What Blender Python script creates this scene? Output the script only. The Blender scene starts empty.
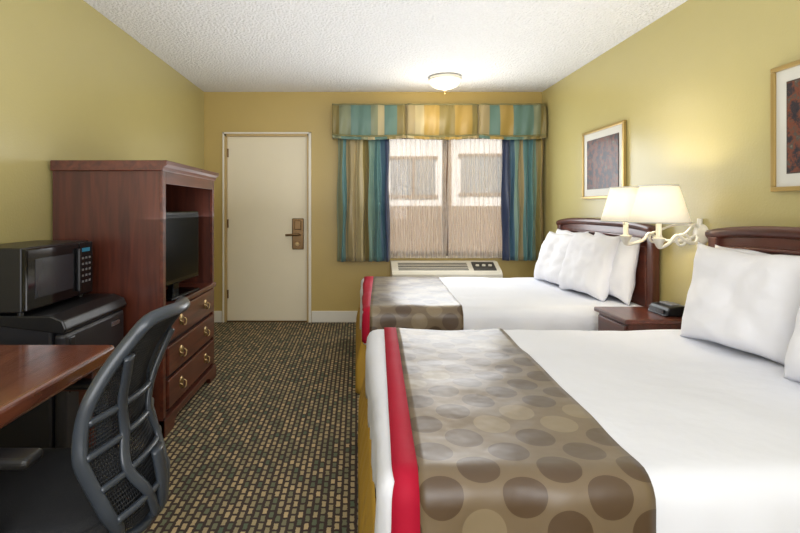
import bpy, bmesh, math, random
from mathutils import Vector, Matrix, noise
random.seed(3)
scene = bpy.context.scene
COL = scene.collection

# ------------------------------------------------------------ materials
def new_mat(name):
    m = bpy.data.materials.new(name); m.use_nodes = True
    nt = m.node_tree
    return m, nt, nt.nodes["Principled BSDF"]

def srgb(r, g, b):
    def f(c):
        c /= 255.0
        return c/12.92 if c <= 0.04045 else ((c+0.055)/1.055)**2.4
    return (f(r), f(g), f(b), 1)

def plain(name, col, rough=0.5, metal=0.0, bump=0.0, bscale=200, spec=None, emis=None, estr=0, coat=0, var=0.06, bdist=0.01, vscale=6):
    m, nt, b = new_mat(name)
    tc = nt.nodes.new("ShaderNodeTexCoord")
    nz = nt.nodes.new("ShaderNodeTexNoise"); nz.inputs["Scale"].default_value = bscale
    nz.inputs["Detail"].default_value = 3
    nt.links.new(tc.outputs["Object"], nz.inputs["Vector"])
    if var > 0:
        n2 = nt.nodes.new("ShaderNodeTexNoise"); n2.inputs["Scale"].default_value = vscale
        nt.links.new(tc.outputs["Object"], n2.inputs["Vector"])
        mx = nt.nodes.new("ShaderNodeMix"); mx.data_type = 'RGBA'
        mx.inputs[6].default_value = [c*(1-var) for c in col[:3]]+[1]
        mx.inputs[7].default_value = [min(1, c*(1+var)) for c in col[:3]]+[1]
        nt.links.new(n2.outputs["Fac"], mx.inputs[0])
        nt.links.new(mx.outputs[2], b.inputs["Base Color"])
    else:
        b.inputs["Base Color"].default_value = col
    b.inputs["Roughness"].default_value = rough
    b.inputs["Metallic"].default_value = metal
    if spec is not None: b.inputs["Specular IOR Level"].default_value = spec
    if coat: b.inputs["Coat Weight"].default_value = coat; b.inputs["Coat Roughness"].default_value = 0.12
    if bump > 0:
        bp = nt.nodes.new("ShaderNodeBump"); bp.inputs["Strength"].default_value = bump
        bp.inputs["Distance"].default_value = bdist
        nt.links.new(nz.outputs["Fac"], bp.inputs["Height"])
        nt.links.new(bp.outputs["Normal"], b.inputs["Normal"])
    if emis is not None:
        b.inputs["Emission Color"].default_value = emis
        b.inputs["Emission Strength"].default_value = estr
    return m

def wood(name, c1, c2, scale=(3, 3, 30), rough=0.3, coat=0.3):
    m, nt, b = new_mat(name)
    tc = nt.nodes.new("ShaderNodeTexCoord"); mp = nt.nodes.new("ShaderNodeMapping")
    mp.inputs["Scale"].default_value = scale
    nz = nt.nodes.new("ShaderNodeTexNoise"); nz.inputs["Scale"].default_value = 2.0
    nz.inputs["Detail"].default_value = 8; nz.inputs["Distortion"].default_value = 0.6
    cr = nt.nodes.new("ShaderNodeValToRGB")
    cr.color_ramp.elements[0].position = 0.3; cr.color_ramp.elements[0].color = c1
    cr.color_ramp.elements[1].position = 0.72; cr.color_ramp.elements[1].color = c2
    nt.links.new(tc.outputs["Object"], mp.inputs[0]); nt.links.new(mp.outputs[0], nz.inputs["Vector"])
    nt.links.new(nz.outputs["Fac"], cr.inputs[0]); nt.links.new(cr.outputs[0], b.inputs["Base Color"])
    b.inputs["Roughness"].default_value = rough
    b.inputs["Coat Weight"].default_value = coat; b.inputs["Coat Roughness"].default_value = 0.15
    return m

M = {}
M['wall'] = plain("wall_paint_gold", srgb(188, 164, 98), 0.42, bump=0.12, bscale=90, var=0.02)
M['wallr'] = plain("wall_paint_gold_side", srgb(185, 173, 116), 0.28, bump=0.10, bscale=90, var=0.02)
M['ceil'] = plain("ceiling_popcorn", srgb(240, 240, 241), 0.95, bump=1.0, bscale=55, var=0.09, bdist=.025, vscale=70)
M['trim'] = plain("trim_white", srgb(228, 224, 212), 0.4, var=0.01)
M['door'] = plain("door_cream_paint", srgb(232, 222, 196), 0.45, var=0.015)
M['doorframe'] = plain("door_frame_paint", srgb(186, 160, 108), 0.4, var=0.02)
M['bronze'] = plain("bronze_metal", srgb(120, 95, 65), 0.35, 0.9)
M['brass'] = plain("antique_brass", srgb(165, 140, 98), 0.3, 0.9)
M['cherry'] = wood("cherry_wood_vertical", srgb(62, 28, 20), srgb(96, 47, 32), (14, 14, 1.2), 0.35, 0.2)
M['cherryh'] = wood("cherry_wood_horizontal", srgb(66, 28, 20), srgb(106, 52, 35), (14, 1.2, 14), 0.32, 0.3)
M['desk'] = wood("desk_mahogany", srgb(84, 44, 32), srgb(126, 72, 50), (14, 1.2, 14), 0.2, 0.7)
M['dark'] = plain("interior_dark_wood", srgb(46, 24, 18), 0.6)
M['blackp'] = plain("black_plastic", srgb(22, 22, 24), 0.35)
M['blackg'] = plain("black_gloss", srgb(10, 10, 12), 0.08, var=0)
M['fridge'] = plain("fridge_charcoal", srgb(38, 38, 42), 0.3, bump=0.1, bscale=250)
M['silver'] = plain("silver_metal", srgb(190, 190, 195), 0.25, 0.9)
M['white'] = plain("bed_linen_white", srgb(229, 231, 238), 0.85, bump=0.3, bscale=7, var=0.0, bdist=.02)
M['pillow'] = plain("pillow_cotton", srgb(240, 240, 245), 0.85, bump=0.3, bscale=9, var=0.0, bdist=.02)
M['gold'] = plain("bed_skirt_gold", srgb(186, 146, 52), 0.7)
M['red'] = plain("crimson_band", srgb(170, 14, 46), 0.7, bump=0.1, bscale=20, spec=.25)
M['mesh'] = plain("chair_mesh_fabric", srgb(30, 32, 36), 0.6)
M['frame'] = plain("chair_frame_plastic", srgb(54, 60, 68), 0.28)
M['seat'] = plain("chair_seat_fabric", srgb(22, 23, 26), 0.85, bump=0.3, bscale=400)
M['lampmetal'] = plain("lamp_cream_metal", srgb(232, 228, 216), 0.3, 0.1)
M['ac'] = plain("ac_beige_plastic", srgb(222, 216, 200), 0.5)
M['acdark'] = plain("ac_dark_slots", srgb(60, 56, 50), 0.6)
M['alu'] = plain("window_aluminium", srgb(104, 78, 56), 0.4, 0.2)
M['goldframe'] = plain("picture_frame_gold", srgb(176, 150, 92), 0.3, 0.7)
M['matboard'] = plain("picture_mat", srgb(206, 204, 194), 0.5)
M['dkframe'] = plain("picture_frame_inner", srgb(60, 45, 30), 0.4)
M['extwall'] = plain("stucco_exterior", srgb(232, 226, 216), 0.9, bump=0.3, bscale=40)
M['exttan'] = plain("stucco_tan", srgb(132, 106, 80), 0.9)
M['extwin'] = plain("exterior_glass", srgb(120, 124, 124), 0.2)
M['asphalt'] = plain("asphalt_ground", srgb(110, 108, 104), 0.9)
M['led'] = plain("display_led", srgb(30, 90, 110), 0.4, emis=srgb(50, 150, 190), estr=.2, var=0)
M['button'] = plain("button_grey", srgb(120, 120, 124), 0.5)
M['fixglass'] = plain("fixture_frosted_glass", srgb(255, 240, 215), 0.4, emis=srgb(255, 232, 186), estr=1.7, var=0)
M['welt'] = plain("welt_cord", srgb(120, 116, 76), .6)

def shade_mat():
    m, nt, b = new_mat("lampshade_fabric")
    b.inputs["Base Color"].default_value = srgb(250, 247, 236)
    b.inputs["Roughness"].default_value = 0.9
    b.inputs["Emission Color"].default_value = srgb(255, 244, 222)
    b.inputs["Emission Strength"].default_value = 0.22
    tr = nt.nodes.new("ShaderNodeBsdfTranslucent"); tr.inputs[0].default_value = srgb(255, 246, 228)
    mx = nt.nodes.new("ShaderNodeMixShader"); mx.inputs[0].default_value = 0.22
    nt.links.new(b.outputs[0], mx.inputs[1]); nt.links.new(tr.outputs[0], mx.inputs[2])
    nt.links.new(mx.outputs[0], nt.nodes["Material Output"].inputs[0])
    return m
M['shade'] = shade_mat()

def sheer_mat():
    m, nt, b = new_mat("sheer_curtain_voile")
    b.inputs["Base Color"].default_value = srgb(244, 234, 220)
    b.inputs["Roughness"].default_value = 0.9
    tr = nt.nodes.new("ShaderNodeBsdfTranslucent"); tr.inputs[0].default_value = srgb(255, 246, 234)
    mx = nt.nodes.new("ShaderNodeMixShader"); mx.inputs[0].default_value = 0.6
    tp = nt.nodes.new("ShaderNodeBsdfTransparent")
    mx2 = nt.nodes.new("ShaderNodeMixShader")
    lw = nt.nodes.new("ShaderNodeLayerWeight"); lw.inputs[0].default_value = .5
    mr = nt.nodes.new("ShaderNodeMapRange"); mr.inputs["To Min"].default_value = .74; mr.inputs["To Max"].default_value = .25
    nt.links.new(lw.outputs["Facing"], mr.inputs["Value"]); nt.links.new(mr.outputs[0], mx2.inputs[0])
    nt.links.new(b.outputs[0], mx.inputs[1]); nt.links.new(tr.outputs[0], mx.inputs[2])
    nt.links.new(mx.outputs[0], mx2.inputs[1]); nt.links.new(tp.outputs[0], mx2.inputs[2])
    nt.links.new(mx2.outputs[0], nt.nodes["Material Output"].inputs[0])
    return m
M['sheer'] = sheer_mat()

def glass_mat():
    m, nt, b = new_mat("window_glass")
    tp = nt.nodes.new("ShaderNodeBsdfTransparent"); gl = nt.nodes.new("ShaderNodeBsdfGlossy")
    gl.inputs["Roughness"].default_value = 0.03
    mx = nt.nodes.new("ShaderNodeMixShader"); mx.inputs[0].default_value = 0.04
    nt.links.new(tp.outputs[0], mx.inputs[1]); nt.links.new(gl.outputs[0], mx.inputs[2])
    nt.links.new(mx.outputs[0], nt.nodes["Material Output"].inputs[0])
    return m
M['glass'] = glass_mat()

def stripes(name, stops, rough=0.5):
    m, nt, b = new_mat(name)
    uv = nt.nodes.new("ShaderNodeUVMap"); sp = nt.nodes.new("ShaderNodeSeparateXYZ")
    nt.links.new(uv.outputs[0], sp.inputs[0])
    cr = nt.nodes.new("ShaderNodeValToRGB"); cr.color_ramp.interpolation = 'CONSTANT'
    els = cr.color_ramp.elements
    els[0].position = 0; els[0].color = stops[0][1]
    els[1].position = stops[1][0]; els[1].color = stops[1][1]
    for p, c in stops[2:]:
        e = els.new(p); e.color = c
    nt.links.new(sp.outputs[0], cr.inputs[0])
    wv = nt.nodes.new("ShaderNodeTexWave"); wv.inputs["Scale"].default_value = 60
    nt.links.new(uv.outputs[0], wv.inputs["Vector"])
    mx = nt.nodes.new("ShaderNodeMix"); mx.data_type = 'RGBA'; mx.blend_type = 'MULTIPLY'
    mx.inputs[0].default_value = 0.15
    nt.links.new(cr.outputs[0], mx.inputs[6]); nt.links.new(wv.outputs["Color"], mx.inputs[7])
    nt.links.new(mx.outputs[2], b.inputs["Base Color"])
    b.inputs["Roughness"].default_value = rough
    b.inputs["Sheen Weight"].default_value = 0.25
    return m
TEAL = srgb(80, 124, 126); LTEAL = srgb(112, 142, 130); SAGE = srgb(126, 132, 102); CREAM = srgb(180, 166, 124); GOLD = srgb(166, 138, 68)
NAVY = srgb(44, 58, 92); OLIVE = srgb(126, 112, 60); BLUE = srgb(62, 96, 118); BEIGE = srgb(158, 142, 102)
M['curtL'] = stripes("curtain_left_striped_satin", [(0, SAGE), (.10, TEAL), (.17, BEIGE), (.36, CREAM), (.50, OLIVE), (.60, LTEAL), (.72, TEAL), (.84, BLUE), (.92, NAVY)], 0.38)
M['curtR'] = stripes("curtain_right_striped_satin", [(0, NAVY), (.2, BLUE), (.30, LTEAL), (.42, BEIGE), (.52, TEAL), (.74, LTEAL), (.84, OLIVE), (.93, GOLD)], 0.38)
VT = srgb(92, 124, 114)
M['valance'] = stripes("valance_patchwork_satin", [(0, OLIVE), (0.09, SAGE), (0.14, VT), (0.22, SAGE), (0.25, CREAM), (0.275, VT), (0.325, OLIVE), (0.36, BEIGE), (0.40, CREAM), (0.435, GOLD), (0.50, OLIVE), (0.56, GOLD), (0.63, OLIVE), (0.655, BEIGE), (0.70, VT), (0.745, GOLD), (0.80, VT), (0.88, SAGE), (0.91, OLIVE)], 0.42)

def disc_mat():
    m, nt, b = new_mat("bed_runner_disc_brocade")
    N = nt.nodes; L = nt.links
    uv = N.new("ShaderNodeUVMap")
    PX, PY = .200, .165
    def lattice(off, prev):
        add = N.new("ShaderNodeVectorMath"); add.operation = 'ADD'; add.inputs[1].default_value = off
        L.new(uv.outputs[0], add.inputs[0])
        sc = N.new("ShaderNodeVectorMath"); sc.operation = 'DIVIDE'; sc.inputs[1].default_value = (PX, PY, 1)
        L.new(add.outputs[0], sc.inputs[0])
        fl = N.new("ShaderNodeVectorMath"); fl.operation = 'FLOOR'; L.new(sc.outputs[0], fl.inputs[0])
        fr = N.new("ShaderNodeVectorMath"); fr.operation = 'FRACTION'; L.new(sc.outputs[0], fr.inputs[0])
        sb = N.new("ShaderNodeVectorMath"); sb.operation = 'SUBTRACT'; sb.inputs[1].default_value = (0.5, 0.5, 0)
        L.new(fr.outputs[0], sb.inputs[0])
        ml = N.new("ShaderNodeVectorMath"); ml.operation = 'MULTIPLY'; ml.inputs[1].default_value = (PX, PY, 0)
        L.new(sb.outputs[0], ml.inputs[0])
        ln = N.new("ShaderNodeVectorMath"); ln.operation = 'LENGTH'; L.new(ml.outputs[0], ln.inputs[0])
        ms = N.new("ShaderNodeMath"); ms.operation = 'LESS_THAN'; ms.inputs[1].default_value = 0.053
        L.new(ln.outputs["Value"], ms.inputs[0])
        wn = N.new("ShaderNodeTexWhiteNoise"); L.new(fl.outputs[0], wn.inputs["Vector"])
        cr = N.new("ShaderNodeValToRGB"); cr.color_ramp.interpolation = 'CONSTANT'
        cr.color_ramp.elements[0].color = srgb(130, 114, 88); cr.color_ramp.elements[1].position = 0.3
        cr.color_ramp.elements[1].color = srgb(80, 61, 41)
        L.new(wn.outputs["Value"], cr.inputs[0])
        mx = N.new("ShaderNodeMix"); mx.data_type = 'RGBA'
        L.new(ms.outputs[0], mx.inputs[0]); L.new(prev, mx.inputs[6]); L.new(cr.outputs[0], mx.inputs[7])
        return mx.outputs[2]
    base = N.new("ShaderNodeRGB"); base.outputs[0].default_value = srgb(110, 93, 70)
    a = lattice((0, 0, 0), base.outputs[0]); c = lattice((PX/2, PY/2, 0), a)
    L.new(c, b.inputs["Base Color"])
    b.inputs["Roughness"].default_value = 0.4; b.inputs["Sheen Weight"].default_value = 0.1
    b.inputs["Specular IOR Level"].default_value = 0.6
    nz = N.new("ShaderNodeTexNoise"); nz.inputs["Scale"].default_value = 9; nz.inputs["Detail"].default_value = 2
    L.new(uv.outputs[0], nz.inputs["Vector"])
    bp = N.new("ShaderNodeBump"); bp.inputs["Strength"].default_value = 0.35; bp.inputs["Distance"].default_value = 0.015
    L.new(nz.outputs["Fac"], bp.inputs["Height"]); L.new(bp.outputs["Normal"], b.inputs["Normal"])
    return m
M['disc'] = disc_mat()

def carpet_mat():
    m, nt, b = new_mat("carpet_patterned")
    N = nt.nodes; L = nt.links
    tc = N.new("ShaderNodeTexCoord")
    rot = N.new("ShaderNodeMapping"); rot.inputs["Rotation"].default_value = (0, 0, math.radians(90))
    L.new(tc.outputs["Object"], rot.inputs[0])
    wz = N.new("ShaderNodeTexNoise"); wz.inputs["Scale"].default_value = 90
    L.new(rot.outputs[0], wz.inputs["Vector"])
    va = N.new("ShaderNodeVectorMath"); va.operation = 'SCALE'; va.inputs["Scale"].default_value = .009
    L.new(wz.outputs["Color"], va.inputs[0])
    ad = N.new("ShaderNodeVectorMath"); ad.operation = 'ADD'; L.new(rot.outputs[0], ad.inputs[0]); L.new(va.outputs[0], ad.inputs[1])
    bk = N.new("ShaderNodeTexBrick"); bk.inputs["Scale"].default_value = 1
    bk.inputs["Brick Width"].default_value = 0.048; bk.inputs["Row Height"].default_value = 0.029
    bk.inputs["Mortar Size"].default_value = 0.0075; bk.inputs["Mortar Smooth"].default_value = 0.35
    bk.offset = 0.5
    bk.inputs["Color1"].default_value = srgb(206, 180, 134); bk.inputs["Color2"].default_value = srgb(92, 106, 82)
    bk.inputs["Mortar"].default_value = srgb(62, 46, 40)
    L.new(ad.outputs[0], bk.inputs["Vector"])
    nz = N.new("ShaderNodeTexNoise"); nz.inputs["Scale"].default_value = 260; nz.inputs["Detail"].default_value = 2
    L.new(tc.outputs["Object"], nz.inputs["Vector"])
    mx = N.new("ShaderNodeMix"); mx.data_type = 'RGBA'; mx.blend_type = 'MULTIPLY'; mx.inputs[0].default_value = 0.35
    L.new(bk.outputs["Color"], mx.inputs[6]); L.new(nz.outputs["Fac"], mx.inputs[7])
    L.new(mx.outputs[2], b.inputs["Base Color"])
    b.inputs["Roughness"].default_value = 0.95
    bp = N.new("ShaderNodeBump"); bp.inputs["Strength"].default_value = 0.5; bp.inputs["Distance"].default_value = 0.004
    L.new(nz.outputs["Fac"], bp.inputs["Height"]); L.new(bp.outputs["Normal"], b.inputs["Normal"])
    return m
M['carpet'] = carpet_mat()

def art_mat(seed):
    """autumn wood: foliage mass, pale trunks, dark ground"""
    m, nt, b = new_mat("picture_art_autumn")
    N = nt.nodes; L = nt.links
    tc = N.new("ShaderNodeTexCoord"); mp = N.new("ShaderNodeMapping")
    mp.inputs["Location"].default_value = (seed, seed*2, 0); mp.inputs["Scale"].default_value = (1, 6, 6)
    L.new(tc.outputs["Object"], mp.inputs[0])
    nz = N.new("ShaderNodeTexNoise"); nz.inputs["Scale"].default_value = 3.0; nz.inputs["Detail"].default_value = 12
    nz.inputs["Roughness"].default_value = .7
    L.new(mp.outputs[0], nz.inputs["Vector"])
    cr = N.new("ShaderNodeValToRGB"); e = cr.color_ramp.elements
    e[0].position = 0.32; e[0].color = srgb(24, 30, 44)
    e[1].position = 0.75; e[1].color = srgb(150, 140, 120)
    x = e.new(0.45); x.color = srgb(50, 44, 48); x = e.new(0.53); x.color = srgb(118, 62, 40); x = e.new(0.60); x.color = srgb(70, 72, 66)
    L.new(nz.outputs["Fac"], cr.inputs[0])
    mp2 = N.new("ShaderNodeMapping"); mp2.inputs["Scale"].default_value = (1, 22, 1.2); mp2.inputs["Location"].default_value = (0, seed, 0)
    L.new(tc.outputs["Object"], mp2.inputs[0])
    n2 = N.new("ShaderNodeTexNoise"); n2.inputs["Scale"].default_value = 1.6; n2.inputs["Detail"].default_value = 3
    L.new(mp2.outputs[0], n2.inputs["Vector"])
    c2 = N.new("ShaderNodeValToRGB"); c2.color_ramp.elements[0].position = .60; c2.color_ramp.elements[0].color = (0, 0, 0, 1)
    c2.color_ramp.elements[1].position = .66; c2.color_ramp.elements[1].color = (1, 1, 1, 1)
    L.new(n2.outputs["Fac"], c2.inputs[0])
    mx = N.new("ShaderNodeMix"); mx.data_type = 'RGBA'; mx.inputs[7].default_value = srgb(28, 24, 26)
    L.new(c2.outputs[0], mx.inputs[0]); L.new(cr.outputs[0], mx.inputs[6])
    L.new(mx.outputs[2], b.inputs["Base Color"])
    b.inputs["Roughness"].default_value = 0.3; b.inputs["Specular IOR Level"].default_value = 0.25
    return m

# ------------------------------------------------------------ geometry helpers
def empty(name, loc):
    e = bpy.data.objects.new(name, None); e.location = loc; e.empty_display_size = 0.1
    COL.objects.link(e)
    return e

def finish(name, bm, mat, parent=None, smooth=False, bevel=0, seg=2, auto=None):
    me = bpy.data.meshes.new(name); bm.normal_update(); bm.to_mesh(me); bm.free()
    if isinstance(mat, (list, tuple)):
        for mm in mat: me.materials.append(mm)
    else:
        me.materials.append(mat)
    o = bpy.data.objects.new(name, me); COL.objects.link(o)
    if smooth:
        for p in me.polygons: p.use_smooth = True
    if bevel > 0:
        md = o.modifiers.new("bev", 'BEVEL'); md.width = bevel; md.segments = seg; md.limit_method = 'ANGLE'
        md.angle_limit = math.radians(40)
    if parent is not None:
        o.parent = parent
        o.matrix_parent_inverse = Matrix.Translation(-Vector(parent.location))
    return o

def add_box(bm, x0, x1, y0, y1, z0, z1, mi=0):
    vs = [bm.verts.new((x, y, z)) for x in (x0, x1) for y in (y0, y1) for z in (z0, z1)]
    for f in ((0, 1, 3, 2), (4, 6, 7, 5), (0, 4, 5, 1), (2, 3, 7, 6), (0, 2, 6, 4), (1, 5, 7, 3)):
        fc = bm.faces.new([vs[i] for i in f]); fc.material_index = mi

def boxes(name, lst, mat, parent=None, bevel=0.0, seg=2):
    bm = bmesh.new()
    for b in lst: add_box(bm, *b)
    return finish(name, bm, mat, parent, bevel=bevel, seg=seg)

def lathe(name, prof, center, mat, parent=None, n=32, axis='Z'):
    bm = bmesh.new(); rings = []
    for r, z in prof:
        ring = []
        for i in range(n):
            a = 2*math.pi*i/n
            if axis == 'Z': p = (r*math.cos(a), r*math.sin(a), z)
            elif axis == 'X': p = (z, r*math.cos(a), r*math.sin(a))
            else: p = (r*math.cos(a), z, r*math.sin(a))
            ring.append(bm.verts.new(Vector(p)+Vector(center)))
        rings.append(ring)
    for k in range(len(rings)-1):
        for i in range(n):
            bm.faces.new((rings[k][i], rings[k][(i+1) % n], rings[k+1][(i+1) % n], rings[k+1][i]))
    if prof[0][0] > 1e-4: bm.faces.new(rings[0][::-1])
    if prof[-1][0] > 1e-4: bm.faces.new(rings[-1])
    bmesh.ops.remove_doubles(bm, verts=bm.verts, dist=1e-5)
    bmesh.ops.recalc_face_normals(bm, faces=bm.faces)
    o = finish(name, bm, mat, parent, smooth=True)
    md = o.modifiers.new("es", 'EDGE_SPLIT'); md.split_angle = math.radians(45)
    return o

def catmull(pts, n=8, closed=False):
    P = [Vector(p) for p in pts]; out = []
    m = len(P); rng = m if closed else m-1
    for i in range(rng):
        if closed: p0, p1, p2, p3 = P[(i-1) % m], P[i], P[(i+1) % m], P[(i+2) % m]
        else: p0, p1, p2, p3 = P[max(i-1, 0)], P[i], P[i+1], P[min(i+2, m-1)]
        for k in range(n):
            t = k/n
            out.append(0.5*((2*p1)+(-p0+p2)*t+(2*p0-5*p1+4*p2-p3)*t*t+(-p0+3*p1-3*p2+p3)*t**3))
    if not closed: out.append(P[-1])
    return out

def tube(name, pts, r, mat, parent=None, n=10, closed=False, sm=8, flat=None):
    C = catmull(pts, sm, closed) if sm > 1 else [Vector(p) for p in pts]
    bm = bmesh.new(); rings = []; m = len(C); nrm = None
    for i, p in enumerate(C):
        if closed: t = (C[(i+1) % m]-C[i-1]).normalized()
        else: t = (C[min(i+1, m-1)]-C[max(i-1, 0)]).normalized()
        if nrm is None:
            nrm = t.orthogonal().normalized() if abs(t.y) > 0.95 else (Vector((0, 1, 0))-t*t.y).normalized()
        else:
            nrm = (nrm-t*nrm.dot(t)).normalized()
        bn = t.cross(nrm)
        rr = r if not isinstance(r, (tuple, list)) else r[0]+(r[1]-r[0])*i/(m-1)
        rx, ry = (rr, rr) if flat is None else flat
        rings.append([bm.verts.new(p+nrm*math.cos(2*math.pi*k/n)*rx+bn*math.sin(2*math.pi*k/n)*ry) for k in range(n)])
    last = m if closed else m-1
    for i in range(last):
        a, b = rings[i], rings[(i+1) % m]
        for k in range(n):
            bm.faces.new((a[k], a[(k+1) % n], b[(k+1) % n], b[k]))
    if not closed:
        bm.faces.new(rings[0][::-1]); bm.faces.new(rings[-1])
    bmesh.ops.recalc_face_normals(bm, faces=bm.faces)
    return finish(name, bm, mat, parent, smooth=True)

def surf(name, fn, nu, nv, mat, parent=None, uvfn=None, thick=0, smooth=True):
    bm = bmesh.new(); uvl = bm.loops.layers.uv.new("UVMap")
    g = [[bm.verts.new(fn(i/nu, j/nv)) for j in range(nv+1)] for i in range(nu+1)]
    for i in range(nu):
        for j in range(nv):
            f = bm.faces.new((g[i][j], g[i+1][j], g[i+1][j+1], g[i][j+1]))
            for lp, (a, b) in zip(f.loops, ((i, j), (i+1, j), (i+1, j+1), (i, j+1))):
                lp[uvl].uv = uvfn(a/nu, b/nv) if uvfn else (a/nu, b/nv)
    o = finish(name, bm, mat, parent, smooth=smooth)
    if thick:
        md = o.modifiers.new("sol", 'SOLIDIFY'); md.thickness = thick
    return o

def prism(name, poly, axis, a0, a1, mat, parent=None, bevel=0):
    bm = bmesh.new()
    def P(u, v, a):
        return {'X': (a, u, v), 'Y': (u, a, v), 'Z': (u, v, a)}[axis]
    A = [bm.verts.new(P(u, v, a0)) for u, v in poly]; B = [bm.verts.new(P(u, v, a1)) for u, v in poly]
    bm.faces.new(A); bm.faces.new(B[::-1])
    for i in range(len(poly)):
        j = (i+1) % len(poly); bm.faces.new((A[i], B[i], B[j], A[j]))
    bmesh.ops.recalc_face_normals(bm, faces=bm.faces)
    return finish(name, bm, mat, parent, bevel=bevel)

# ------------------------------------------------------------ room
XL, XR, YB, YF, H = -1.62, 1.96, 5.30, -1.3, 2.44
boxes("floor", [(XL-.12, XR+.12, YF-.12, YB+.14, -0.1, 0)], M['carpet'])
boxes("ceiling", [(XL-.12, XR+.12, YF-.12, YB+.14, H, H+.12)], M['ceil'])
boxes("wall_left", [(XL-.12, XL, YF-.12, YB+.14, 0, H)], M['wallr'])
boxes("wall_right", [(XR, XR+.12, YF-.12, YB+.14, 0, H)], M['wallr'])
boxes("wall_rear", [(XL, XR, YF-.12, YF, 0, H)], M['wall'])
DX0, DX1, DZ = -1.41, -0.50, 2.00
WX0, WX1, WZ0, WZ1 = 0.24, 1.66, 0.70, 2.05
bt = YB+.14
boxes("wall_back", [(XL, DX0, YB, bt, 0, H), (DX0, DX1, YB, bt, DZ, H), (DX1, WX0, YB, bt, 0, H),
                    (WX0, WX1, YB, bt, 0, WZ0), (WX0, WX1, YB, bt, WZ1, H), (WX1, XR, YB, bt, 0, H)], M['wall'])
boxes("baseboard_back", [(XL+.012, DX0-.02, YB-.014, YB, 0, .12), (DX1+.02, XR, YB-.014, YB, 0, .12)], M['trim'], bevel=.004)
boxes("baseboard_left", [(XL, XL+.012, YF, YB-.014, 0, .10)], M['trim'], bevel=.004)
boxes("baseboard_right", [(XR-.012, XR, YF, YB-.014, 0, .10)], M['trim'], bevel=.004)

# door
d = empty("door_1", ((DX0+DX1)/2, YB, 0))
boxes("slab", [(DX0+.03, DX1-.03, YB+.02, YB+.065, .012, DZ-.03)], M['door'], d, bevel=.003)
boxes("frame", [(DX0, DX0+.03, YB-.012, YB+.12, 0, DZ), (DX1-.03, DX1, YB-.012, YB+.12, 0, DZ),
                (DX0, DX1, YB-.012, YB+.12, DZ-.03, DZ)], M['doorframe'], d, bevel=.003)
boxes("casing", [(DX1-.012, DX1+.015, YB-.02, YB, 0, DZ+.012), (DX0-.012, DX0+.006, YB-.02, YB, 0, DZ+.012),
                 (DX0-.012, DX1+.015, YB-.02, YB, DZ-.005, DZ+.012)], M['trim'], d, bevel=.003)
boxes("threshold", [(DX0+.03, DX1-.03, YB+.0, YB+.12, 0, .012)], M['bronze'], d)
for i, z in enumerate((.25, 1.0, 1.75)):
    boxes("hinge_%d" % i, [(DX0+.02, DX0+.045, YB+.005, YB+.022, z, z+.09)], M['bronze'], d, bevel=.003)
boxes("lock_plate", [(-.69, -.565, YB+.0, YB+.02, .77, 1.10)], M['bronze'], d, bevel=.012, seg=3)
boxes("lock_reader", [(-.665, -.59, YB-.02, YB+.0, .98, 1.08)], M['bronze'], d, bevel=.008)
tube("lock_lever", [(-.61, YB, .93), (-.61, YB-.05, .93), (-.66, YB-.058, .93), (-.75, YB-.055, .925)], .012, M['bronze'], d)
lathe("deadbolt", [(.001, -.03), (.02, -.03), (.024, 0)], (-.63, YB, .83), M['brass'], d, axis='Y')

# window
w = empty("window_1", ((WX0+WX1)/2, YB+.07, WZ0))
fr = .045
xm = .95
boxes("frame", [(WX0, WX0+fr, YB+.05, YB+.11, WZ0, WZ1), (WX1-fr, WX1, YB+.05, YB+.11, WZ0, WZ1),
                (WX0, WX1, YB+.05, YB+.11, WZ0, WZ0+fr), (WX0, WX1, YB+.05, YB+.11, WZ1-fr, WZ1),
                (xm-.03, xm+.03, YB+.05, YB+.11, WZ0, WZ1)], M['alu'], w, bevel=.004)
boxes("glass_pane", [(WX0+fr, WX1-fr, YB+.078, YB+.082, WZ0+fr, WZ1-fr)], M['glass'], w)
boxes("sill", [(WX0-.02, WX1+.02, YB-.02, YB+.05, WZ0-.02, WZ0)], M['trim'], w, bevel=.004)

# curtains
def curtain(name, x0, x1, yc, z0, z1, folds, amp, mat, flare=0.0, par=None, nu=140):
    W = x1-x0; xc = (x0+x1)/2
    def fn(u, v):
        z = z1+(z0-z1)*v
        s = 1+flare*v
        x = xc+(u-.5)*W*s + .006*math.sin(9*v+u*20)
        a = amp*(.55+.45*v)
        y = yc+a*math.sin(u*folds*2*math.pi+.5*math.sin(u*9)+.3*math.sin(v*3))+.3*a*math.sin(u*folds*3.7*math.pi+v*2)
        return (x, y, z)
    o = surf(name, fn, nu, 24, mat, par, thick=0.002)
    tube(name+"_rod", [(x0, yc, z1), (x1, yc, z1)], .008, M['bronze'], par, sm=1)
    for q, xx in enumerate((x0+.02, x1-.02)):
        tube(name+"_bracket_%d" % q, [(xx, yc, z1), (xx, YB+.001, z1)], .005, M['bronze'], par, sm=1)
    return o
CZ = 1.944
c = empty("curtain_panel", (.06, YB-.11, .66))
curtain("drape", -.20, .33, YB-.115, .655, CZ, 6, .026, M['curtL'], .04, c)
c = empty("curtain_panel", (1.72, YB-.11, .66))
curtain("drape", 1.50, 1.93, YB-.115, .665, CZ, 5, .025, M['curtR'], -.02, c)
c = empty("sheer_curtain", (.9, YB-.05, .68))
curtain("sheer_left", .24, .94, YB-.045, .685, CZ, 15, .012, M['sheer'], 0, c, 300)
curtain("sheer_right", .95, 1.62, YB-.045, .685, CZ, 14, .012, M['sheer'], 0, c, 300)
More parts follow.
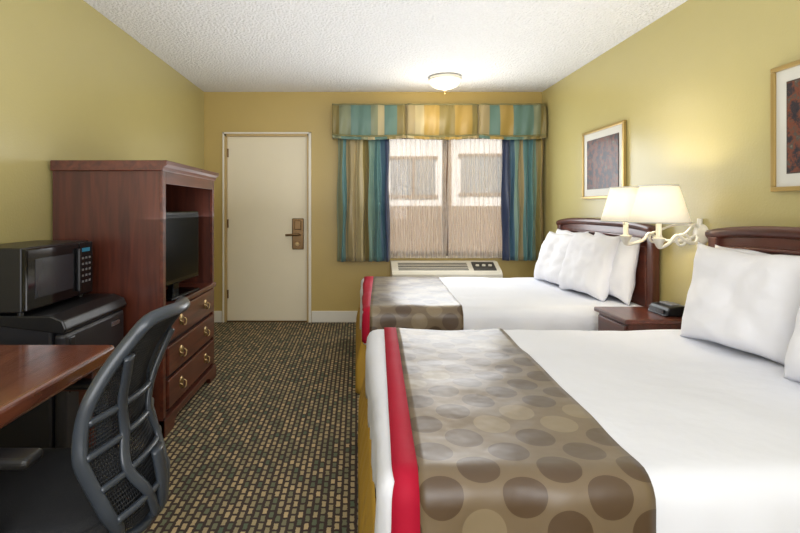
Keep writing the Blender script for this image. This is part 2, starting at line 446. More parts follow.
# valance : soft fabric pelmet with front and two returns, three gathered panels
v = empty("window_valance", (.85, YB-.1, 1.95))
VX0, VX1, VY = -.25, 1.935, YB-.17
SEAMS = (VX0, .50, 1.25, VX1)
def pt(u):
    L = [.168, VX1-VX0, .168]; T = sum(L); s = u*T
    if s < L[0]: return VX0, YB-.002-s
    s -= L[0]
    if s < L[1]: return VX0+s, VY
    s -= L[1]
    return VX1, VY+min(s, .166)
def zb(x):
    for a_, b_ in zip(SEAMS, SEAMS[1:]):
        if a_ <= x <= b_:
            return 1.968-.022*math.sin(math.pi*(x-a_)/(b_-a_))**.6
    return 1.968
VT_ = 2.272
def vfn(u, t):
    x, y = pt(u)
    z = VT_+(zb(x)-VT_)*t
    if y <= VY+1e-6:
        seam = sum(math.exp(-((x-px)/.014)**2) for px in (.50, 1.25))
        near = sum(math.exp(-((x-px)/.09)**2) for px in SEAMS)
        y += .032*seam
        y -= .022*math.sin(math.pi*min(1, t*1.02))**.7
        y += (.006+.008*near)*math.sin(x*(46)+2*math.sin(x*7)+t*1.5)*(.35+.65*abs(2*t-1))
        y += .004*math.sin(x*23+t*4)
    return (x, y, z)
surf("front_fabric", vfn, 420, 14, M['valance'], v, thick=.006)
boxes("top_board", [(VX0+.012, VX1-.012, VY+.04, YB-.001, 2.245, 2.262)], M['trim'], v)
def weltp(t, dz):
    pts = []
    for i in range(121):
        x, y, z = vfn(min(.999, i/120), t); pts.append((x, y-.004, z+dz))
    return pts
tube("top_piping", weltp(0, .0), .009, M['welt'], v, sm=1)
tube("bottom_piping", weltp(1, .0), .009, M['welt'], v, sm=1)
def ruf(u, t):
    x, y, z = vfn(u, 1); return (x, y-.002-.012*t+.007*math.sin(x*75)*t, z-.038*t)
surf("bottom_flounce", ruf, 420, 3, M['valance'], v, uvfn=lambda u, t: ((u+.04) % 1, t), thick=.003)

# PTAC air conditioner
a = empty("air_conditioner", (.9, YB-.1, .25))
AX0, AX1, AY = .35, 1.46, YB-.30
prism("housing", [(YB-.002, .24), (AY+.02, .24), (AY, .27), (AY, .545), (AY+.02, .57), (AY+.20, .655), (YB-.002, .655)], 'X', AX0, AX1, M['ac'], a, bevel=.006)
def slope(yy): return .57+(yy-AY-.02)*.085/.18
for i in range(5):
    yy = AY+.045+i*.028
    prism("vent_slot_%d" % i, [(yy, slope(yy)-.004), (yy, slope(yy)+.002), (yy+.013, slope(yy+.013)+.002), (yy+.013, slope(yy)-.004)], 'X', AX0+.07, AX1-.33, M['acdark'], a)
prism("control_panel", [(AY+.04, slope(AY+.04)-.004), (AY+.04, slope(AY+.04)+.006), (AY+.18, slope(AY+.18)+.006), (AY+.18, slope(AY+.18)-.004)], 'X', AX1-.28, AX1-.05, M['acdark'], a)
for i in range(3):
    lathe("knob_%d" % i, [(.02, 0), (.017, .018), (.001, .019)], (AX1-.23+i*.065, AY+.11, slope(AY+.11)+.004), M['ac'], a, n=16)
for i in range(7):
    z = .29+i*.034
    boxes("front_louver_%d" % i, [(AX0+.04, AX1-.04, AY-.004, AY+.004, z, z+.014)], M['acdark'], a)

# ceiling light fixture
def ceiling_fixture(x, y, watts):
    l = empty("ceiling_light", (x, y, H))
    lathe("metal_rim", [(.13, 0), (.15, -.008), (.155, -.022), (.145, -.035), (.135, -.032)], (x, y, H), M['lampmetal'], l, 40)
    prof = [(.145, -.028)]+[(.145*math.cos(t), -.032-.085*math.sin(t)) for t in [i*math.pi/20 for i in range(1, 10)]]+[(.02, -.118), (.012, -.13), (.001, -.14)]
    lathe("glass_bowl", prof, (x, y, H), M['fixglass'], l, 40)
    lathe("finial", [(.001, -.16), (.01, -.155), (.014, -.142), (.008, -.132), (.012, -.12)], (x, y, H), M['brass'], l, 16)
    ld = bpy.data.lights.new("bulb", 'POINT'); ld.energy = watts; ld.color = (1, .86, .62); ld.shadow_soft_size = .12
    o = bpy.data.objects.new("bulb", ld); COL.objects.link(o); o.location = (0, 0, -.32); o.parent = l
ceiling_fixture(.825, 4.69, 7.5)

# ------------------------------------------------------------ beds
def rb_surface(name, bed, xs, mat, parent, off=0.0, zlow=None, sides=('y0', 'y1', 'x0'), skew=0.0, amp=1.0, sp=.03, seed=0, fold=0.012):
    x0, x1, y0, y1, z1, zbase, r = bed
    if zlow is None: zlow = zbase
    xa, xb = xs
    nx = max(2, int((xb-xa)/sp)); ny = int((y1-y0)/sp); nz = max(3, int((z1-zlow)/sp))
    bm = bmesh.new(); uvl = bm.loops.layers.uv.new("UVMap"); V = {}
    def vert(i, j, k, side):
        key = (i, j, k)
        x = xa+(xb-xa)*i/nx; y = y0+(y1-y0)*j/ny; z = zlow+(z1-zlow)*k/nz
        x += skew*(y-(y0+y1)/2)
        if key not in V:
            rr = r
            cx = min(max(x, x0+rr), x1); cy = min(max(y, y0+rr), y1-rr); cz = min(z, z1-rr)
            cvec = Vector((cx, cy, cz)); dv = Vector((x, y, z))-cvec
            dn = dv.normalized() if dv.length > 1e-6 else Vector((0, 0, 1))
            p = cvec+dn*(rr+off)
            n1 = noise.noise(Vector((x*3.1+seed, y*3.1, z*3.1)))*.012+noise.noise(Vector((x*8+seed, y*8, z*8)))*.004
            drop = max(0, z1-z)/.25
            if abs(dn.z) < .6:
                foot = abs(dn.x) > abs(dn.y)
                s = y if foot else x
                ff = fold*(.4 if foot else 1)
                n1 += ff*drop*(math.sin(s*17+seed)+.5*math.sin(s*41+1.3*seed))+(.0 if foot else .02)*drop
            p += dn*n1*amp
            V[key] = bm.verts.new(p)
        dz = z1-z
        uu, vv = x, y
        if side == 'y0': vv = y0-dz
        if side == 'y1': vv = y1+dz
        if side == 'x0': uu = x0-dz
        return V[key], (uu, vv)
    def quad(ks, side):
        vs = [vert(*k, side) for k in ks]
        f = bm.faces.new([q[0] for q in vs])
        for lp, q in zip(f.loops, vs): lp[uvl].uv = q[1]
    for i in range(nx):
        for j in range(ny):
            quad([(i, j, nz), (i+1, j, nz), (i+1, j+1, nz), (i, j+1, nz)], 't')
    for k in range(nz):
        for i in range(nx):
            if 'y0' in sides: quad([(i, 0, k), (i+1, 0, k), (i+1, 0, k+1), (i, 0, k+1)], 'y0')
            if 'y1' in sides: quad([(i+1, ny, k), (i, ny, k), (i, ny, k+1), (i+1, ny, k+1)], 'y1')
        for j in range(ny):
            if 'x0' in sides: quad([(0, j+1, k), (0, j, k), (0, j, k+1), (0, j+1, k+1)], 'x0')
    o = finish(name, bm, mat, parent, smooth=True)
    md = o.modifiers.new("sol", 'SOLIDIFY'); md.thickness = .004; md.offset = -1
    return o

def headboard(parent, y0, y1):
    yc = (y0+y1)/2; hw = (y1-y0)/2
    def top(y, base, rise):
        t = abs(y-yc)/hw
        return base+rise*(1-t**4)
    N = 28
    ys = [y0+.03+(y1-y0-.06)*i/N for i in range(N+1)]
    poly = [(ys[0], .25)]+[(y, top(y, 1.04, .035)) for y in ys]+[(ys[-1], .25)]
    prism("headboard_panel", poly, 'X', 1.915, 1.94, M['cherryh'], parent)
    tube("headboard_top_rail", [(1.915, y, top(y, 1.065, .035)) for y in [y0-.01+(y1-y0+.02)*i/N for i in range(N+1)]], .02, M['cherryh'], parent, sm=1, flat=(.026, .032))
    tube("headboard_lower_bead", [(1.910, y, top(y, .985, .03)) for y in ys], .012, M['cherryh'], parent, sm=1)
    for i, y in enumerate((y0, y1-.06)):
        boxes("headboard_post_%d" % i, [(1.893, 1.945, y, y+.06, 0, 1.055)], M['cherry'], parent, bevel=.006)
    pw = (y1-y0-.2)/3
    for i in range(3):
        a0 = y0+.08+i*(pw+.02)
        boxes("headboard_raised_panel_%d" % i, [(1.900, 1.92, a0, a0+pw, .45, .955)], M['cherryh'], parent, bevel=.012)

def pillow_obj(name, w, h, t, pos, yaw, lean, seed):
    nu, nv = 40, 30
    R = Matrix.Rotation(math.radians(yaw), 3, 'Z')
    lean = math.radians(lean)
    ex = R @ Vector((0, -1, 0)); ey = R @ Vector((math.sin(lean), 0, math.cos(lean))); ez = ex.cross(ey)
    bm = bmesh.new(); g = {}
    for s in (1, -1):
        for i in range(nu+1):
            for j in range(nv+1):
                u = -1+2*i/nu; v_ = -1+2*j/nv
                edge = (abs(u) == 1 or abs(v_) == 1)
                if s == -1 and edge: g[(s, i, j)] = g[(1, i, j)]; continue
                px = u*(1-.07*(1-v_*v_)*abs(u)**4); py = v_*(1-.09*(1-u*u)*abs(v_)**4)
                th = ((1-u**4)*(1-v_**4))**.62
                wr = noise.noise(Vector((u*2.2+seed, v_*2.2, s)))*.20+noise.noise(Vector((u*4+seed, v_*4, s*2)))*.12
                sag = 1-.2*v_
                z = s*t*.5*th*(sag+wr)
                P = Vector(pos)+ex*px*w/2+ey*(py*h/2)+ez*z
                P.z += .018*noise.noise(Vector((u*1.7+seed, v_, 5)))
                g[(s, i, j)] = bm.verts.new(P)
    for s in (1, -1):
        for i in range(nu):
            for j in range(nv):
                q = [g[(s, i, j)], g[(s, i+1, j)], g[(s, i+1, j+1)], g[(s, i, j+1)]]
                if s == -1: q.reverse()
                bm.faces.new(q)
    bmesh.ops.recalc_face_normals(bm, faces=bm.faces)
    return finish(name, bm, M['pillow'], None, smooth=True)

def make_bed(x0, y0, y1, seed, red, run, skew, pillows, flare):
    b = empty("bed", ((x0+1.9)/2, (y0+y1)/2, 0))
    zt = .565
    bed = (x0, 1.89, y0, y1, zt, .33, .06)
    boxes("mattress", [(x0+.06, 1.88, y0+.05, y1-.05, .34, .53)], M['white'], b, bevel=.03, seg=4)
    boxes("box_spring", [(x0+.07, 1.88, y0+.06, y1-.06, .12, .335)], M['white'], b, bevel=.01)
    for i, (lx, ly) in enumerate(((x0+.15, y0+.15), (x0+.15, y1-.15), (1.8, y0+.15), (1.8, y1-.15))):
        lathe("leg_%d" % i, [(.025, 0), (.025, .12)], (lx, ly, 0), M['blackp'], b, 12)
    rb_surface("bedspread", bed, (x0, 1.89), M['white'], b, seed=seed)
    Ls = [1.88-x0-.02, y1-y0-.06, 1.88-x0-.02]; T = sum(Ls)
    def sk(u, v_):
        s = u*T
        if s <= Ls[0]: x, y, n = 1.88-s, y0+.03, Vector((0, -1, 0))
        elif s <= Ls[0]+Ls[1]: x, y, n = x0+.02, y0+.03+(s-Ls[0]), Vector((-1, 0, 0))
        else: x, y, n = x0+.02+(s-Ls[0]-Ls[1]), y1-.03, Vector((0, 1, 0))
        p = Vector((x, y, .36-.352*v_))
        out = (flare*min(1, v_*1.6+.25)) if n.x < 0 else .02*v_
        if n.y != 0:
            k = max(0, 1-(x-x0-.02)/.10); p.x -= k*flare*min(1, v_*1.6+.25)
        return p+n*((.006*math.sin(s*55)+.002*math.sin(s*130))*v_+.004+out)
    surf("bed_skirt", sk, 420, 8, M['gold'], b, thick=.002)
    rb_surface("runner", bed, run, M['disc'], b, off=.007, zlow=.345, sides=('y0', 'y1'), skew=skew, seed=seed, sp=.022)
    rb_surface("runner_red_band", bed, red, M['red'], b, off=.008, zlow=.342, sides=('y0', 'y1'), skew=skew, seed=seed, sp=.022)
    headboard(b, y0-.01, y1+.01)
    for i, pp in enumerate(pillows):
        pillow_obj("pillow", *pp, seed*3+i*7.7)
    return b
zt = .57
make_bed(.03, 3.22, 4.72, 2.0, (.035, .12), (.12, .72), .05,
    [(.64, .46, .14, (1.835, 4.36, zt+.225), 0, 10), (.64, .46, .14, (1.835, 3.62, zt+.225), 0, 10),
     (.60, .46, .17, (1.70, 4.22, zt+.215), 6, 18), (.56, .48, .18, (1.72, 3.72, zt+.225), 8, 16)], .05)
make_bed(.05, 1.19, 2.69, 5.0, (.115, .178), (.178, .735), .04,
    [(.66, .46, .15, (1.84, 2.28, zt+.225), 0, 7), (.68, .46, .15, (1.84, 1.58, zt+.225), 0, 7),
     (.60, .48, .19, (1.745, 2.24, zt+.225), 12, 13), (.66, .48, .19, (1.705, 1.58, zt+.225), 4, 14)], .055)

# ------------------------------------------------------------ nightstand
n = empty("nightstand", (1.73, 2.96, 0))
NY0, NY1, NX0 = 2.775, 3.125, 1.50
boxes("top", [(NX0-.015, XR-.015, NY0-.012, NY1+.012, .565, .592)], M['cherryh'], n, bevel=.006)
boxes("body", [(NX0+.01, XR-.02, NY0+.005, NY1-.005, .09, .565)], M['cherry'], n, bevel=.003)
for i, z in enumerate((.12, .345)):
    boxes("drawer_front_%d" % i, [(NX0-.004, NX0+.012, NY0+.02, NY1-.02, z, z+.205)], M['cherryh'], n, bevel=.005)
    lathe("knob_%d" % i, [(.001, -.028), (.014, -.022), (.014, -.014), (.006, -.01), (.008, 0)], (NX0-.004, 2.95, z+.1), M['brass'], n, 16, 'X')
boxes("plinth", [(NX0+.0, XR-.02, NY0, NY1, 0, .09)], M['cherry'], n, bevel=.004)

k = empty("alarm_clock", (1.82, 2.93, .592))
KX = .045
prism("case", [(1.70+KX, .593), (1.855+KX, .593), (1.845+KX, .64), (1.80+KX, .652), (1.725+KX, .642)], 'Y', 2.83, 3.01, M['blackp'], k, bevel=.006)
boxes("display", [(1.7005+KX, 1.712+KX, 2.85, 2.99, .603, .628)], M['blackg'], k)
boxes("snooze_bar", [(1.755+KX, 1.805+KX, 2.86, 2.98, .645, .657)], M['button'], k, bevel=.004)
boxes("speaker_grille", [(1.815+KX, 1.84+KX, 2.85, 2.99, .640, .649)], M['frame'], k, bevel=.003)

# ------------------------------------------------------------ wall lamp (double swing arm sconce)
s = empty("wall_lamp", (1.95, 2.84, 1.06))
lathe("wall_plate", [(.06, 0), (.06, -.008), (.05, -.02), (.02, -.03), (.001, -.032)], (XR, 2.84, 1.06), M['lampmetal'], s, 28, 'X')
tube("plate_bar", [(XR-.012, 2.84, .96), (XR-.016, 2.84, 1.06), (XR-.012, 2.84, 1.15)], .014, M['lampmetal'], s)
LX = [(1.69, 2.80), (1.645, 3.06)]
for i, (lx, ly) in enumerate(LX):
    tube("arm_%d" % i, [(XR-.02, 2.84, 1.06), (1.91, (2.84+ly)/2, 1.015), (1.85, ly, 1.02), (1.79, ly, 1.055), (1.745, ly, 1.01), (lx, ly, .99), (lx, ly, 1.05)], .0095, M['lampmetal'], s)
    tube("upper_arm_%d" % i, [(XR-.02, 2.84, 1.10), (1.90, (2.84+ly)/2, 1.115), (1.84, ly, 1.07), (1.80, ly, 1.05)], .007, M['lampmetal'], s)
    sp = []
    for q in range(26):
        t = q/25*math.pi*2.8; rr = .045-.009*t/2
        sp.append((1.82+rr*math.cos(t), ly, 1.025+rr*math.sin(t)))
    tube("scroll_%d" % i, sp, .007, M['lampmetal'], s, sm=2)
    lathe("candle_cup_%d" % i, [(.001, .985), (.012, .99), (.03, 1.03), (.036, 1.04), (.02, 1.045), (.015, 1.05), (.015, 1.13), (.008, 1.14), (.001, 1.14)], (lx, ly, 0), M['lampmetal'], s, 20)
    R0, R1 = (.153, .095) if i == 0 else (.14, .085)
    def shf(u, v_):
        r = R0+(R1-R0)*v_
        return (lx+r*math.cos(u*2*math.pi), ly+r*math.sin(u*2*math.pi), 1.13+.205*v_)
    surf("shade_%d" % i, shf, 48, 4, M['shade'], s, thick=.002)
    for z, r in ((1.13, R0+.001), (1.335, R1+.001)):
        tube("shade_trim", [(lx+r*math.cos(q*math.pi/12), ly+r*math.sin(q*math.pi/12), z) for q in range(24)], .004, M['matboard'], s, n=6, closed=True, sm=1)
    lathe("bulb_glass_%d" % i, [(.001, 1.235), (.018, 1.225), (.027, 1.20), (.022, 1.17), (.012, 1.14), (.001, 1.14)], (lx, ly, 0), M['fixglass'], s, 20)
    for q in range(3):
        aa = q*2*math.pi/3
        tube("shade_spider", [(lx, ly, 1.24), (lx+R1*math.cos(aa), ly+R1*math.sin(aa), 1.333)], .002, M['lampmetal'], s, n=6, sm=1)
    ld = bpy.data.lights.new("bulb", 'POINT'); ld.energy = 5.0; ld.color = (1, .90, .72); ld.shadow_soft_size = .03
    o = bpy.data.objects.new("bulb", ld); COL.objects.link(o)
    o.parent = s; o.matrix_parent_inverse = Matrix.Translation(-Vector(s.location)); o.location = (lx, ly, 1.275)

# ------------------------------------------------------------ pictures
def picture(y0, y1, z0, z1, seed):
    p = empty("framed_picture", (XR, (y0+y1)/2, (z0+z1)/2))
    f = .022
    boxes("frame", [(XR-.028, XR-.002, y0, y1, z0, z0+f), (XR-.028, XR-.002, y0, y1, z1-f, z1),
                    (XR-.028, XR-.002, y0, y0+f, z0+f, z1-f), (XR-.028, XR-.002, y1-f, y1, z0+f, z1-f)], M['goldframe'], p, bevel=.004)
    boxes("mat_board", [(XR-.016, XR-.003, y0+f, y1-f, z0+f, z1-f)], M['matboard'], p)
    q = .085
    boxes("inner_fillet", [(XR-.018, XR-.015, y0+q-.006, y1-q+.006, z0+q-.006, z1-q+.006)], M['dkframe'], p)
    boxes("art", [(XR-.020, XR-.017, y0+q, y1-q, z0+q, z1-q)], art_mat(seed), p)
picture(3.63, 4.30, 1.285, 1.85, 1.3)
picture(1.67, 2.34, 1.285, 1.86, 4.1)

# ------------------------------------------------------------ armoire
a = empty("tv_armoire", (-1.3, 3.1, 0))
AX, AB, Y0, Y1, Z1 = -1.02, -1.605, 2.635, 3.57, 1.46
boxes("side_panel_near", [(AB, AX-.012, Y0, Y0+.028, .09, Z1-.05)], M['cherry'], a, bevel=.002)
boxes("side_panel_far", [(AB, AX-.012, Y1-.028, Y1, .09, Z1-.05)], M['cherry'], a, bevel=.002)
boxes("back_panel", [(AB, AB+.015, Y0+.028, Y1-.028, .09, Z1-.05)], M['dark'], a)
boxes("face_frame", [(AX-.02, AX, Y0-.002, Y0+.035, .09, Z1-.05), (AX-.02, AX, Y1-.035, Y1+.002, .09, Z1-.05),
                     (AX-.02, AX, Y0+.035, Y1-.035, Z1-.12, Z1-.05), (AX-.02, AX, Y0+.035, Y1-.035, .645, .675)], M['cherryh'], a, bevel=.003)
boxes("deck", [(AB+.015, AX-.005, Y0+.028, Y1-.028, .655, .68)], M['cherryh'], a, bevel=.002)
boxes("mid_moulding", [(AX-.01, AX+.014, Y0-.004, Y1+.008, .652, .682)], M['cherryh'], a, bevel=.008, seg=3)
prism("cornice", [(AB, Z1-.055), (AX+.004, Z1-.055), (AX+.010, Z1-.035), (AX+.028, Z1-.022), (AX+.03, Z1), (AB, Z1)], 'Y', Y0-.022, Y1+.022, M['cherryh'], a, bevel=.004)
for i, z in enumerate((.125, .305, .485)):
    boxes("drawer_front_%d" % i, [(AX-.012, AX+.010, Y0+.05, Y1-.05, z, z+.158)], M['cherryh'], a, bevel=.007, seg=3)
    for j, y in enumerate((Y0+.24, Y1-.24)):
        zz = z+.085
        lathe("pull_plate_%d%d" % (i, j), [(.034, 0), (.03, .005), (.012, .008), (.001, .009)], (AX+.009, y, zz), M['brass'], a, 20, 'X')
        tube("pull_bail_%d%d" % (i, j), [(AX+.014, y-.034, zz+.004), (AX+.028, y-.032, zz-.006), (AX+.03, y-.018, zz-.026), (AX+.03, y, zz-.03), (AX+.03, y+.018, zz-.026), (AX+.028, y+.032, zz-.006), (AX+.014, y+.034, zz+.004)], .0042, M['brass'], a)
boxes("drawer_carcass", [(AB+.015, AX-.02, Y0+.028, Y1-.028, .10, .65)], M['dark'], a)
bp = [(Y0-.012, 0), (Y0+.12, 0), (Y0+.135, .035), (Y0+.18, .055), (Y1-.18, .055), (Y1-.135, .035), (Y1-.12, 0), (Y1+.012, 0), (Y1+.012, .095), (Y0-.012, .095)]
prism("bracket_base_front", bp, 'X', AX-.02, AX+.012, M['cherryh'], a, bevel=.003)
bs = [(AB, 0), (AB+.1, 0), (AB+.12, .04), (AX-.14, .04), (AX-.12, 0), (AX+.01, 0), (AX+.01, .095), (AB, .095)]
prism("bracket_base_near", bs, 'Y', Y0-.012, Y0+.015, M['cherry'], a, bevel=.002)
prism("bracket_base_far", bs, 'Y', Y1-.015, Y1+.012, M['cherry'], a, bevel=.002)

# television
t = empty("television", (-1.12, 3.03, .69))
R = Matrix.Rotation(math.radians(-4), 4, 'Z'); T0 = Matrix.Translation((-1.105, 3.03, 0))
def tvbox(nm, b, mat, bev=.004):
    o = boxes(nm, [b], mat, None, bevel=bev)
    o.data.transform(T0 @ R)
    o.parent = t; o.matrix_parent_inverse = Matrix.Translation(-Vector(t.location))
M['scr'] = plain("tv_screen", srgb(4, 5, 7), .22, var=0, spec=.08)
M['tvb'] = plain("tv_bezel", srgb(6, 6, 8), .2, var=0, spec=.3)
tvbox("bezel", (-.03, .02, -.30, .33, .755, 1.19), M['tvb'], .008)
tvbox("screen", (.02, .0225, -.28, .308, .785, 1.17), M['scr'], 0)
tvbox("back_bulge", (-.07, -.03, -.22, .22, .80, 1.10), M['blackp'], .015)
tvbox("neck", (-.025, .01, -.04, .04, .70, .76), M['tvb'])
tvbox("stand_base", (-.10, .08, -.2, .2, .681, .70), M['tvb'], .01)

# ------------------------------------------------------------ fridge + microwave
f = empty("mini_fridge", (-1.4, 2.27, 0))
boxes("cabinet", [(-1.60, -1.235, 2.02, 2.54, .03, .765)], M['fridge'], f, bevel=.012, seg=3)
boxes("door_panel", [(-1.228, -1.18, 2.02, 2.54, .07, .70)], M['fridge'], f, bevel=.018, seg=4)
prism("top_cap", [(-1.60, .75), (-1.185, .70), (-1.17, .72), (-1.185, .755), (-1.235, .775), (-1.60, .775)], 'Y', 2.012, 2.548, M['blackp'], f, bevel=.006)
boxes("badge", [(-1.181, -1.177, 2.40, 2.48, .64, .66)], M['silver'], f)
boxes("door_handle_recess", [(-1.19, -1.175, 2.05, 2.09, .45, .68)], M['blackp'], f, bevel=.005)
for i, (x, y) in enumerate(((-1.55, 2.07), (-1.55, 2.49), (-1.27, 2.07), (-1.27, 2.49))):
    lathe("foot_%d" % i, [(.02, 0), (.02, .035)], (x, y, 0), M['blackp'], f, 12)

m = empty("microwave", (-1.46, 2.24, .78))
mx0, mx1, my0, my1, mz0, mz1 = -1.595, -1.335, 1.99, 2.49, .79, 1.05
boxes("body", [(mx0, mx1, my0, my1, mz0, mz1)], M['blackp'], m, bevel=.006)
boxes("door_panel", [(mx1, mx1+.022, my0, my1-.125, mz0+.005, mz1-.005)], M['blackg'], m, bevel=.006)
boxes("door_window", [(mx1+.022, mx1+.0235, my0+.05, my1-.175, mz0+.05, mz1-.05)], plain("microwave_window", srgb(44, 46, 52), .15), m)
boxes("control_panel", [(mx1, mx1+.02, my1-.122, my1, mz0+.005, mz1-.005)], M['blackg'], m, bevel=.005)
boxes("display", [(mx1+.02, mx1+.021, my1-.10, my1-.03, mz1-.05, mz1-.032)], M['led'], m)
for i in range(5):
    for j in range(3):
        y = my1-.10+j*.03; z = mz1-.085-i*.028
        boxes("button_%d%d" % (i, j), [(mx1+.02, mx1+.0215, y, y+.016, z, z+.010)], M['button'], m)
boxes("door_handle", [(mx1+.022, mx1+.04, my1-.155, my1-.14, mz0+.03, mz1-.03)], M['blackp'], m, bevel=.005)
for i, (x, y) in enumerate(((-1.57, 2.02), (-1.57, 2.46), (-1.36, 2.02), (-1.36, 2.46))):
    lathe("foot_%d" % i, [(.012, .775), (.012, .792)], (x, y, 0), M['blackp'], m, 12)

# ------------------------------------------------------------ desk
dk = empty("writing_desk", (-1.22, 1.1, 0))
boxes("top", [(-1.60, -.83, .35, 1.72, .69, .742)], M['desk'], dk, bevel=.012, seg=3)
boxes("apron", [(-1.57, -.87, .40, .42, .60, .69), (-1.57, -.87, 1.66, 1.68, .60, .69), (-1.575, -1.555, .42, 1.66, .45, .69)], M['cherryh'], dk, bevel=.003)
for i, (x, y) in enumerate(((-1.57, .39), (-1.57, 1.64), (-.915, .39), (-.915, 1.64))):
    boxes("leg_%d" % i, [(x, x+.05, y, y+.05, 0, .69)], M['cherry'], dk, bevel=.005)

# ------------------------------------------------------------ office chair
CX, CY = -.86, 1.385
ch = empty("office_chair", (CX, CY, 0))
for i in range(5):
    an = math.radians(72*i+20); c0, s0 = math.cos(an), math.sin(an)
    tube("base_leg_%d" % i, [(CX+.03*c0, CY+.03*s0, .10), (CX+.14*c0, CY+.14*s0, .105), (CX+.24*c0, CY+.24*s0, .075)], (.026, .016), M['frame'], ch, sm=5)
    lathe("caster_%d" % i, [(.001, -.022), (.022, -.022), (.027, -.012), (.027, .012), (.022, .022), (.001, .022)], (CX+.24*c0, CY+.24*s0, .027), M['blackp'], ch, 18, 'Y')
    lathe("caster_stem_%d" % i, [(.008, .03), (.008, .08)], (CX+.24*c0, CY+.24*s0, 0), M['blackp'], ch, 10)
lathe("gas_column", [(.04, .07), (.04, .12), (.027, .125), (.027, .26), (.018, .265), (.018, .36)], (CX, CY, 0), M['blackp'], ch, 20)
boxes("tilt_mechanism", [(CX-.12, CX+.13, CY-.08, CY+.08, .345, .39)], M['blackp'], ch, bevel=.012)
SZ = .44
def seat_fn(s_):
    def fn(u, v_):
        a_ = u*2*math.pi; rr = v_
        ca, sa = math.cos(a_), math.sin(a_)
        e = .5
        x = math.copysign(abs(ca)**e, ca)*.245*rr; y = math.copysign(abs(sa)**e, sa)*.225*rr
        top = SZ+.022*(1-rr**6)-.018*math.exp(-((x*x+y*y)/.02))-(.05*max(0, -x/.245-.6)**1.3)
        z = top if s_ > 0 else SZ-.053+.02*rr**2
        if rr > .97: z = SZ-.023
        return (CX+x, CY+y, z)
    return fn
surf("seat_cushion_top", seat_fn(1), 64, 16, M['seat'], ch)
surf("seat_cushion_bottom", seat_fn(-1), 64, 10, M['blackp'], ch)
tube("seat_edge", [Vector(seat_fn(1)(q/40, 1.0)) for q in range(40)], .018, M['seat'], ch, closed=True, sm=1)
Z0B, Z1B = .365, .915
prof = [(.365, -.575), (.42, -.565), (.50, -.595), (.60, -.635), (.70, -.635), (.79, -.60), (.86, -.555), (.915, -.51)]
def bx(z):
    zz = [p[0] for p in prof]
    if z <= zz[0]: return prof[0][1]
    for k_ in range(len(prof)-1):
        if z <= prof[k_+1][0]:
            p0 = prof[max(k_-1, 0)][1]; p1 = prof[k_][1]; p2 = prof[k_+1][1]; p3 = prof[min(k_+2, len(prof)-1)][1]
            t_ = (z-prof[k_][0])/(prof[k_+1][0]-prof[k_][0])
            return 0.5*((2*p1)+(-p0+p2)*t_+(2*p0-5*p1+4*p2-p3)*t_*t_+(-p0+3*p1-3*p2+p3)*t_**3)
    return prof[-1][1]
HWT = [(0, .10), (.15, .160), (.4, .192), (.65, .180), (.85, .15), (1, .125)]
def hw(z):
    t_ = min(1, max(0, (z-Z0B)/(Z1B-Z0B)))
    for (a0, b0), (a1, b1) in zip(HWT, HWT[1:]):
        if t_ <= a1:
            q = (t_-a0)/(a1-a0); return b0+(b1-b0)*q
    return HWT[-1][1]
BCY = 1.40
def bp_(z, w_):
    return Vector((bx(z)-.035*(w_*w_), BCY+.03*(z-.6)/.3+w_*hw(z), z))
zs = [Z0B+(Z1B-Z0B)*i/12 for i in range(13)]
frame_pts = [bp_(z, -1) for z in zs]+[bp_(Z1B, w_)+Vector((.004, 0, .012)) for w_ in (-.55, 0, .55)]+[bp_(z, 1) for z in reversed(zs)]+[bp_(Z0B, w_)-Vector((0, 0, .01)) for w_ in (.5, 0, -.5)]
tube("back_frame", frame_pts, .014, M['frame'], ch, closed=True, sm=3, flat=(.013, .019), n=12)
o = surf("back_mesh", lambda u, v_: bp_(Z0B+.01+(Z1B-Z0B-.015)*v_, -.97+1.94*u), 40, 56, M['mesh'], ch)
wf = o.modifiers.new("wf", 'WIREFRAME'); wf.thickness = .0036; wf.use_replace = True
for i, w_ in enumerate((-.5, .5)):
    tube("back_rib_%d" % i, [bp_(z, w_*q)+Vector((.028, 0, 0)) for z, q in ((.39, .5), (.46, .75), (.54, 1.1), (.62, .8), (.70, 1.05), (.78, 1.5), (.83, 1.95))], .012, M['frame'], ch, sm=6, flat=(.018, .009))
for i, z in enumerate((.44, .52, .60, .68)):
    tube("back_cross_rib_%d" % i, [bp_(z+.012*(1-w_*w_), w_)+Vector((.014+.012*(1-w_*w_), 0, 0)) for w_ in (-1, -.7, -.35, 0, .35, .7, 1)], .0095, M['frame'], ch, sm=4)
tube("back_support", [(CX+.06, CY, .37), (-.66, CY, .35), (-.56, BCY, .37), (-.545, BCY, .44), (-.56, BCY, .54)], .02, M['frame'], ch, flat=(.035, .014))
for i, sy in enumerate((-1, 1)):
    y = CY+sy*.245
    tube("arm_post_%d" % i, [(CX+.02, CY+sy*.12, .385), (CX+.02, y, .39), (CX+.03, y+sy*.008, .50), (CX+.01, y, .63)], .016, M['frame'], ch, flat=(.014, .024))
    boxes("arm_pad_%d" % i, [(CX-.15, CX+.13, y-.034, y+.034, .625, .652)], M['blackp'], ch, bevel=.013, seg=4)

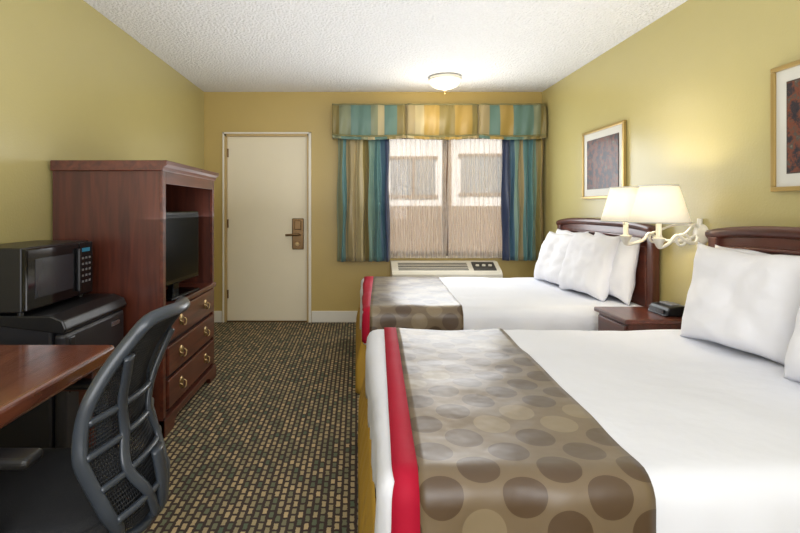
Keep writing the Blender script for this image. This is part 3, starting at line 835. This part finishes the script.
# ------------------------------------------------------------ exterior
e = empty("exterior_building", (1, 10, 0))
boxes("upper_wall", [(-6, 8, 9.6, 9.9, 1.25, 4.5)], M['extwall'], e)
boxes("lower_wall", [(-6, 8, 9.55, 9.9, 0, 1.25)], M['exttan'], e)
boxes("window_openings", [(.65, 1.5, 9.57, 9.6, 1.45, 2.15), (2.0, 2.9, 9.57, 9.6, 1.5, 2.2), (-1.5, -.3, 9.57, 9.6, 1.5, 2.3)], M['extwin'], e)
boxes("window_trims", [(.6, 1.55, 9.56, 9.6, 1.40, 1.46), (1.95, 2.95, 9.56, 9.6, 1.45, 1.5), (1.06, 1.10, 9.55, 9.6, 1.45, 2.15), (1.72, 1.80, 9.55, 9.6, 1.25, 4.4), (.6, 1.55, 9.55, 9.6, 2.15, 2.2), (1.95, 2.95, 9.55, 9.6, 2.2, 2.25)], M['exttan'], e)
boxes("exterior_ground", [(-8, 10, YB+.2, 14, -.12, -.02)], M['asphalt'])

# ------------------------------------------------------------ lights
def area(name, loc, rot, sx, sy, en, col):
    ld = bpy.data.lights.new(name, 'AREA'); ld.shape = 'RECTANGLE'; ld.size = sx; ld.size_y = sy
    ld.energy = en; ld.color = col
    o = bpy.data.objects.new(name, ld); COL.objects.link(o); o.location = loc; o.rotation_euler = rot
    return o
area("added_fill_rear", (-.1, -1.15, 1.65), (math.radians(88), 0, 0), 2.6, 1.4, 80, (.93, .96, 1))  # unseen area lamp added behind the camera as cool overall fill
area("added_fill_ceiling", (.17, 1.9, 1.15), (math.radians(180), 0, 0), 2.6, 5.2, 44, (.97, .98, 1))  # added upward-facing lamp, not a room fixture; brightens the ceiling like bounced light
area("window_daylight", (.95, YB-.20, 1.35), (math.radians(-90), 0, 0), 1.1, 1.1, 20, (.9, .95, 1))
sd = bpy.data.lights.new("sun", 'SUN'); sd.energy = 5.2; sd.angle = .02; sd.color = (1, .97, .93)
so = bpy.data.objects.new("sun", sd); COL.objects.link(so); so.rotation_euler = (math.radians(48), 0, math.radians(8))

wd = bpy.data.worlds.new("sky_world"); scene.world = wd; wd.use_nodes = True
wn = wd.node_tree
sky = wn.nodes.new("ShaderNodeTexSky"); sky.sky_type = 'NISHITA'; sky.sun_disc = False
sky.sun_elevation = math.radians(42); sky.sun_rotation = math.radians(180)
wn.links.new(sky.outputs[0], wn.nodes["Background"].inputs[0]); wn.nodes["Background"].inputs[1].default_value = .25

# ------------------------------------------------------------ camera
cd = bpy.data.cameras.new("camera"); cd.sensor_width = 36; cd.lens = 22.5
cd.shift_x = 43/800; cd.shift_y = -58.5/800; cd.clip_start = .05
co = bpy.data.objects.new("camera", cd); COL.objects.link(co)
co.location = (0, 0, 1.21); co.rotation_euler = (math.radians(90), 0, 0)
scene.camera = co
scene.view_settings.view_transform = 'Standard'
scene.view_settings.look = 'None'
scene.view_settings.exposure = 0.0
